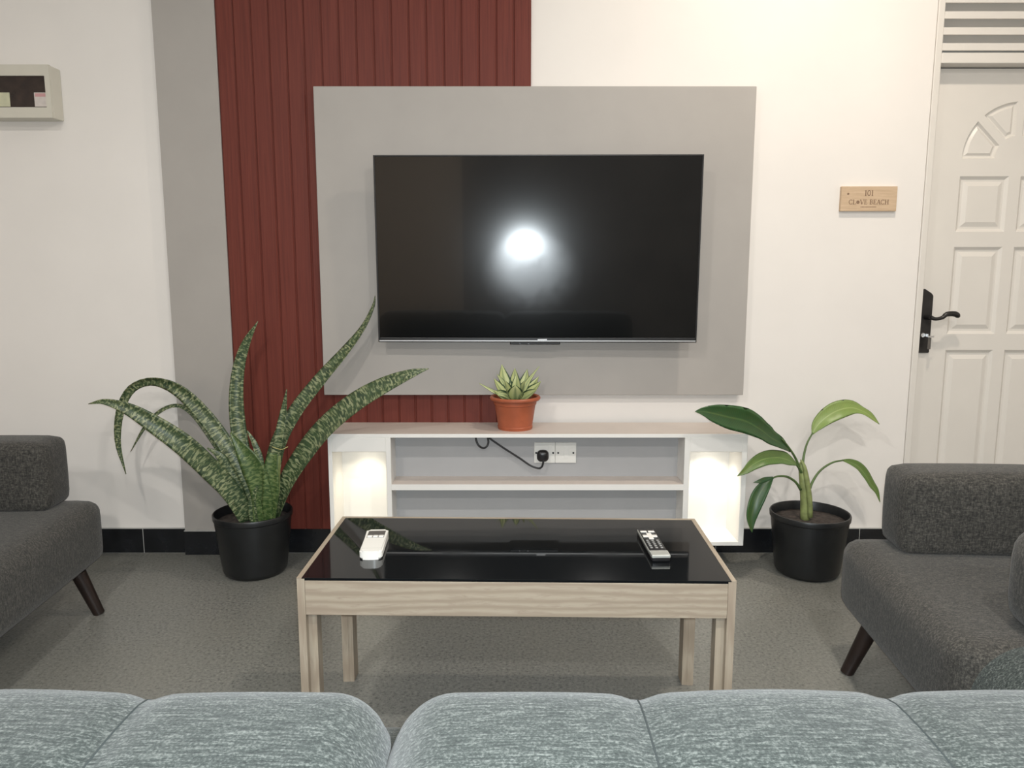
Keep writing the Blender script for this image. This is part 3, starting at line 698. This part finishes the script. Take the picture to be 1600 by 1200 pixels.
for s in (-1, 1):
    cx_ = s*0.432; cw = 0.86
    sm_ = (-s*(cw/2-0.236), -s*(cw/2-0.478))
    bcu = obj('back_cushion', puff(cw, 0.235, 0.46, 0.058, 0.012, 14, (0, 0, 0), nx=5, seams=sm_), M['teal'], sf, 'all')
    bcu.location = (cx_, -0.295, 0.536)
    add_seams(bcu, sm_, cw, s)
    obj('seat_cushion', puff(cw, 0.50, 0.15, 0.05, 0.008, 10, (cx_, 0.085, 0.325)), M['teal'], sf, 'all')
    bm = B(); n = 24; prof = []
    for k in range(n+1):
        a = math.pi*k/n; prof.append((0.105*math.cos(a), 0.105*math.sin(a)+0.425))
    prof = [(0.105, 0.12)] + prof + [(-0.105, 0.12)]
    prism(bm, [(x+s*1.020, z) for x, z in prof], 'y', -0.40, 0.335)
    bmesh.ops.bevel(bm, geom=[e for e in bm.edges if abs(e.verts[0].co.y-e.verts[1].co.y) < 1e-6], offset=0.025, segments=4, affect='EDGES')
    obj('armrest', bm, M['teal'], sf, 50)
obj('base', bx(-0.914, 0.914, -0.41, 0.325, 0.12, 0.255, 0.02, 3), M['teal'], sf, 40)
for x in (-0.88, 0.88):
    for y in (-0.33, 0.25): obj('leg', tube(B(), [(x, y, 0), (x, y, 0.125)], [0.018, 0.025], 14), M['darkwood'], sf, 40)

# ------------------------------------------------------------------ plants
def blade(bm, pts, widths, thick, n=26, twist=0.0, cup=0.25, ns=7, view=(0.0, -1.0, 0.30), wave=0.0, vscale=1.0):
    "leaf along spine pts (3-D) with given widths; cup = V / gutter depth relative to half width"
    uv = bm.loops.layers.uv.verify()
    P = [Vector(p) for p in spline(pts, n)]
    Wd = [w_[0] for w_ in spline([(w_,) for w_ in widths], n)]
    tw = [w_[0] for w_ in spline([(x,) for x in twist], n)] if hasattr(twist, '__len__') else [twist]*n
    L = 0; rows = []; V = Vector(view)
    for i, p in enumerate(P):
        if i: L += (p-P[i-1]).length
        t = (P[min(i+1, n-1)]-P[max(i-1, 0)]).normalized()
        s = t.cross(V); s = s.normalized() if s.length > 1e-4 else Vector((1, 0, 0))
        s = Matrix.Rotation(math.radians(tw[i]), 3, t) @ s
        nn = s.cross(t).normalized()
        hw_ = max(Wd[i], 0.0006)/2; row = []
        th = thick*min(1, hw_/0.006)
        for side in (1, -1):
            rr = range(ns) if side == 1 else range(ns-2, 0, -1)
            for k in rr:
                u = -1+2*k/(ns-1)
                off = cup*hw_*(u*u) + (0 if side == 1 else -th*(1-u*u)) + wave*hw_*math.sin(L*90+u*1.5)*abs(u)
                row.append((bm.verts.new(p + s*(u*hw_) + nn*off), (u+1)/2, L*vscale))
        rows.append(row)
    m = len(rows[0])
    for a, b_ in zip(rows, rows[1:]):
        for k in range(m):
            q = (a[k], a[(k+1) % m], b_[(k+1) % m], b_[k])
            f = bm.faces.new([x[0] for x in q])
            for lp, x in zip(f.loops, q): lp[uv].uv = ((x[1]-0.5)*1.0+0.5, x[2])
    for row, rev in ((rows[0], True), (rows[-1], False)):
        f = bm.faces.new([x[0] for x in (row[::-1] if rev else row)])
        for lp in f.loops: lp[uv].uv = (0.5, 0)
    return bm
def scale_uv(bm, w_):
    "make the across coordinate metric too"
    uv = bm.loops.layers.uv.verify()
    for f in bm.faces:
        for lp in f.loops: lp[uv].uv.x = (lp[uv].uv.x-0.5)*w_
    return bm
def plant_pot(parent, h=0.245, rt_=0.150, rb=0.118, mat_='blackpot'):
    prof = [(0, 0), (rb-0.012, 0), (rb, 0.010), (rb+0.004, 0.02), (rt_-0.005, h-0.024), (rt_-0.001, h-0.02), (rt_, h-0.004), (rt_-0.002, h), (rt_-0.006, h), (rt_-0.008, h-0.004), (rt_-0.012, h-0.04), (0, h-0.042)]
    o = obj('pot', lathe(B(), prof, 56), M[mat_], parent, 35)
    bm = lathe(B(), [(0, h-0.028), (0.05, h-0.030), (rt_-0.040, h-0.031), (rt_-0.0125, h-0.034), (rt_-0.014, h-0.041)], 40)
    for v in bm.verts: v.co.z += random.uniform(-0.003, 0.003) if v.co.z > h-0.033 else 0
    obj('soil', bm, M['soil'], parent, 'all')
def px(lst): return [at(x, y, Y) for x, y, Y in lst]
def local(pts, root): return [p - root.location for p in pts]
pxm = 1/400.0     # metres per photo pixel near the plants

al = thing('potted_aloe', 'tall spotted aloe with long arching leaves in a black pot', 'potted plant', (-1.012, -0.205, 0))
plant_pot(al)
ALOE = [  # pixel spine with depth, pixel widths, twist, material
  ([(388, 806, -.24), (362, 770, -.27), (330, 735, -.30), (290, 697, -.34), (245, 665, -.37), (203, 640, -.39), (165, 628, -.40), (138, 631, -.40)], [26, 30, 33, 33, 28, 19, 9, 1], [25, 20, 15, 10, 5, 0, 0, 0], 'aloe'),
  ([(398, 806, -.20), (380, 750, -.20), (352, 695, -.19), (318, 648, -.18), (280, 610, -.17), (240, 595, -.17), (206, 606, -.18), (188, 640, -.19), (184, 690, -.19), (197, 741, -.19)], [20, 25, 26, 25, 21, 16, 15, 13, 9, 1], [30, 25, 20, 10, -10, -40, -50, -40, -30, -20], 'aloe'),
  ([(390, 800, -.15), (365, 735, -.13), (330, 680, -.11), (300, 645, -.10), (276, 634, -.10), (250, 643, -.10), (226, 668, -.10), (204, 706, -.11)], [16, 18, 15, 10, 7, 7, 6, 1], 20, 'aloe'),
  ([(396, 800, -.17), (386, 740, -.16), (374, 680, -.14), (369, 625, -.13), (373, 575, -.12), (385, 535, -.12), (403, 502, -.13)], [22, 24, 25, 23, 19, 13, 1], 20, 'aloe'),
  ([(416, 806, -.20), (424, 745, -.19), (437, 690, -.18), (465, 640, -.16), (503, 592, -.15), (540, 550, -.14), (568, 512, -.13), (583, 478, -.12), (586, 462, -.12)], [24, 27, 26, 25, 24, 20, 12, 5, 1], [10, 5, 0, -8, -15, -25, -35, -40, -40], 'aloe'),
  ([(428, 800, -.22), (448, 757, -.25), (475, 712, -.27), (510, 668, -.29), (555, 630, -.31), (600, 603, -.32), (640, 585, -.33), (670, 576, -.33)], [26, 31, 34, 34, 32, 26, 15, 1], [-25, -20, -15, -12, -10, -5, 0, 0], 'aloe'),
  ([(420, 790, -.21), (427, 735, -.215), (436, 685, -.21), (443, 645, -.20), (448, 608, -.20)], [14, 15, 15, 11, 1], 0, 'aloe'),
  ([(414, 808, -.25), (408, 765, -.265), (396, 730, -.275), (379, 703, -.28), (360, 676, -.28)], [27, 34, 36, 22, 2], [10, 5, 0, 0, 0], 'aloe_plain'),
  ([(426, 808, -.26), (424, 770, -.27), (424, 735, -.27), (428, 708, -.265)], [24, 27, 24, 16], 0, 'aloe_plain'),
  ([(412, 780, -.19), (408, 740, -.185), (404, 712, -.18), (396, 690, -.175), (386, 673, -.175)], [12, 13, 12, 8, 2], 30, 'aloe'),
  ([(434, 802, -.255), (433, 770, -.26), (435, 735, -.26), (437, 712, -.255)], [8, 8, 7, 4], 0, 'stalk'),
  ([(384, 806, -.22), (368, 765, -.225), (352, 730, -.23), (342, 712, -.235), (324, 700, -.24)], [20, 24, 20, 14, 2], 35, 'aloe'),
  ([(398, 808, -.27), (394, 785, -.275), (402, 760, -.275)], [14, 13, 3], 0, 'aloe'),
  ([(404, 808, -.265), (402, 788, -.27), (400, 770, -.275)], [16, 14, 4], 10, 'aloe_plain'),
]
for sp_, wd, tw_, mt_ in ALOE:
    pts = local(px(sp_), al); pts[0].z = 0.215; 
    # roots gather inside the pot
    rr = math.hypot(pts[0].x, pts[0].y)
    if rr > 0.085: pts[0].x *= 0.085/rr; pts[0].y *= 0.085/rr
    ww = [max(x, 0.4)*pxm*(2.9/3.05) for x in wd]
    bm = blade(B(), pts, ww, 0.008 if max(wd) > 12 else 0.003, 34, tw_, 0.32)
    scale_uv(bm, max(ww)*0.75)
    obj('leaf', bm, M[mt_], al, 'all')
bm = tube(B(), spline(local(px([(425, 698, -.285), (433, 701, -.29), (441, 702, -.292), (450, 698, -.288)]), al), 12), 0.0016, 6)
obj('dry_tip', bm, M['yellowleaf'], al, 'all')

bn = thing('potted_canna', 'young broad-leaved plant with five leaves in a black pot by the right armchair', 'potted plant', (1.160, -0.215, 0))
plant_pot(bn)
st_ = obj('stem', tube(B(), spline(local(px([(1258, 812, -.215), (1258, 785, -.215), (1256, 760, -.215), (1254, 738, -.21), (1252, 722, -.21)]), bn), 16), [0.0185]*4+[0.018, 0.0175, 0.017, 0.0165, 0.016, 0.0155, 0.015, 0.0145, 0.014, 0.013, 0.011, 0.006], 14), M['stalk'], bn, 'all')
obj('shoot', tube(B(), spline(local(px([(1266, 808, -.235), (1265, 780, -.235), (1261, 752, -.23), (1257, 730, -.225), (1251, 718, -.22)]), bn), 14), [0.010]*8+[0.009, 0.008, 0.007, 0.006, 0.005, 0.002], 10), M['stalk'], bn, 'all')
CANNA = [  # petiole spine, blade spine, blade widths, twist, cup, material
  ([(1250, 735, -.21), (1243, 716, -.22), (1233, 700, -.24), (1222, 686, -.26)],
   [(1235, 706, -.24), (1222, 694, -.26), (1205, 684, -.285), (1188, 671, -.31), (1165, 658, -.335), (1140, 652, -.355), (1115, 646, -.37), (1098, 643, -.38), (1086, 643, -.385)],
   [2, 18, 27, 31, 38, 37, 27, 13, 1], [25, 22, 20, 8, -5, -5, -5, 0, 0], 0.22, 'leaf_dark'),
  ([(1254, 730, -.205), (1256, 712, -.195), (1261, 693, -.18), (1270, 676, -.17)],
   [(1269, 679, -.17), (1277, 665, -.165), (1292, 651, -.16), (1310, 641, -.155), (1330, 637, -.15), (1347, 642, -.15), (1360, 650, -.15), (1374, 663, -.15)],
   [2, 18, 27, 30, 24, 13, 12, 1], [-20, -20, -15, -10, -10, -15, -20, -20], 0.25, 'leaf_light'),
  ([(1252, 738, -.22), (1248, 731, -.23), (1243, 725, -.24)],
   [(1246, 727, -.24), (1232, 719, -.26), (1215, 715, -.28), (1195, 717, -.30), (1178, 725, -.315), (1164, 736, -.325), (1152, 744, -.33)],
   [2, 20, 24, 23, 18, 10, 1], [30, 28, 22, 15, 8, 0, 0], 0.25, 'leaf_mid'),
  ([(1251, 765, -.23), (1243, 753, -.24), (1230, 745, -.255), (1216, 744, -.27), (1205, 748, -.28)],
   [(1208, 746, -.28), (1198, 756, -.29), (1187, 772, -.30), (1179, 790, -.31), (1174, 808, -.315), (1174, 824, -.32), (1175, 832, -.32)],
   [2, 15, 22, 21, 16, 7, 1], [20, 20, 15, 10, 5, 0, 0], 0.3, 'leaf_dark'),
  ([(1264, 768, -.215), (1270, 752, -.20), (1282, 735, -.19), (1300, 723, -.18), (1318, 719, -.17)],
   [(1315, 719, -.17), (1328, 722, -.17), (1341, 729, -.17), (1352, 742, -.17), (1361, 757, -.17), (1369, 768, -.17), (1375, 785, -.17)],
   [2, 10, 15, 15, 13, 9, 1], [-15]*7, 0.35, 'leaf_mid'),
]
for pet, bl, wd, tw_, cup_, mt_ in CANNA:
    lf = obj('leaf', blade(B(), local(px(bl), bn), [max(x, 0.4)*pxm*(2.9/3.0) for x in wd], 0.0012, 30, tw_, cup_, 9, wave=0.04), M[mt_], bn, 'all')
    obj('petiole', tube(B(), spline(local(px(pet), bn), 18), [0.0055-0.0025*i/17 for i in range(18)], 8), M['petiole'], lf, 'all')
lf = obj('leaf', blade(B(), local(px([(1208, 746, -.28), (1196, 749, -.285), (1187, 752, -.29), (1177, 754, -.29)]), bn), [x*pxm for x in (3, 7, 6, 0.4)], 0.0012, 14, 10, 0.2), M['leaf_dark'], bn, 'all')

# small variegated rosette plant in a terracotta pot, standing on the console
sp0 = at(805, 671, -0.20)
su = thing('potted_succulent', 'small cream and green rosette plant in a terracotta pot on the console', 'potted plant', (sp0.x, -0.140, ZT))
prof = [(0, 0.004), (0.058, 0.004), (0.061, 0), (0.0665, 0.0), (0.0675, 0.003), (0.0690, 0.012), (0.0675, 0.014), (0.0800, 0.096), (0.0835, 0.098), (0.0850, 0.112), (0.0850, 0.114), (0.0955, 0.1150), (0.0990, 0.119), (0.0990, 0.124), (0.0955, 0.1285), (0.0890, 0.1290), (0.0840, 0.126), (0.080, 0.105), (0, 0.103)]
obj('pot', lathe(B(), prof, 56), M['terra'], su, 30)
obj('soil', lathe(B(), [(0, 0.114), (0.04, 0.113), (0.0808, 0.111), (0.0795, 0.104)], 36), M['soil'], su, 'all')
bz = 0.112
ROS = []
for k, (az, tilt, ln, wd) in enumerate([
    (-90, 50, 0.098, 0.066), (-148, 30, 0.098, 0.056), (-35, 32, 0.105, 0.052), (-125, 58, 0.105, 0.058), (-58, 58, 0.105, 0.056), (-8, 42, 0.120, 0.050),
    (-176, 52, 0.115, 0.046), (22, 46, 0.128, 0.046), (146, 70, 0.150, 0.058), (92, 80, 0.128, 0.050), (50, 62, 0.135, 0.050), (120, 50, 0.105, 0.045), (-78, 84, 0.112, 0.050), (60, 35, 0.09, 0.04)]):
    a = math.radians(az); b_ = math.radians(tilt); d = Vector((math.cos(a), math.sin(a), 0)); up = Vector((0, 0, 1))
    p0 = Vector((0, 0, bz-0.004)) + d*0.012; p3 = p0 + (d*math.cos(b_)+up*math.sin(b_))*ln
    p1 = p0 + (d*math.cos(b_*0.8)+up*math.sin(b_*0.8))*ln*0.35; p2 = p0 + (d*math.cos(b_*0.92)+up*math.sin(b_*0.92))*ln*0.7
    vw = (d*(-math.sin(b_)) + up*math.cos(b_))*0.55 + Vector((0, -0.75, 0.25))
    bm = blade(B(), [p0, p1, p2, p3], [wd*0.62, wd, wd*0.72, 0.001], 0.004, 20, 0, 0.38, 9, view=tuple(vw))
    obj('leaf', bm, M['varieg'], su, 'all')
for pts_, wd in (([(790, 618, -.175), (776, 614, -.18), (763, 607, -.18), (749, 599, -.18)], (8, 6, 4, 0.8)),
                 ([(815, 615, -.14), (824, 598, -.14), (833, 585, -.14), (843, 572, -.14)], (10, 8, 4, 0.6)),
                 ([(790, 610, -.13), (786, 598, -.13), (782, 592, -.13), (777, 585, -.13)], (9, 7, 5, 0.8))):
    q = local(px(pts_), su); q0 = Vector((0.25*q[0].x, 0.25*q[0].y, bz))
    obj('leaf', blade(B(), [q0] + q, [0.02] + [x*pxm for x in wd], 0.003, 22, 0, 0.5, 7), M['varieg'], su, 'all')

# ------------------------------------------------------------------ ceiling lights (above the frame; the rear four added to lift ambient light)
for (x, y), P_, col, where in LAMPS:
    f = thing('ceiling_light', 'round white ceiling light ' + where, 'ceiling light', (x, y, CEIL), 0, 'ceiling lights')
    obj('housing', lathe(B(), [(0, 0), (0.085, 0), (0.085, -0.03), (0.075, -0.034), (0.072, -0.030), (0, -0.029)], 36), M['plasticwhite'], f, 40)
    obj('diffuser', lathe(B(), [(0, -0.0295), (0.071, -0.0295), (0.071, -0.0315), (0, -0.0315)], 36), M['lampwhite'], f)
    add_light('AREA', 'ceiling_lamp', (x, y, CEIL-0.036), P_, col, shape='DISK', size=0.12)
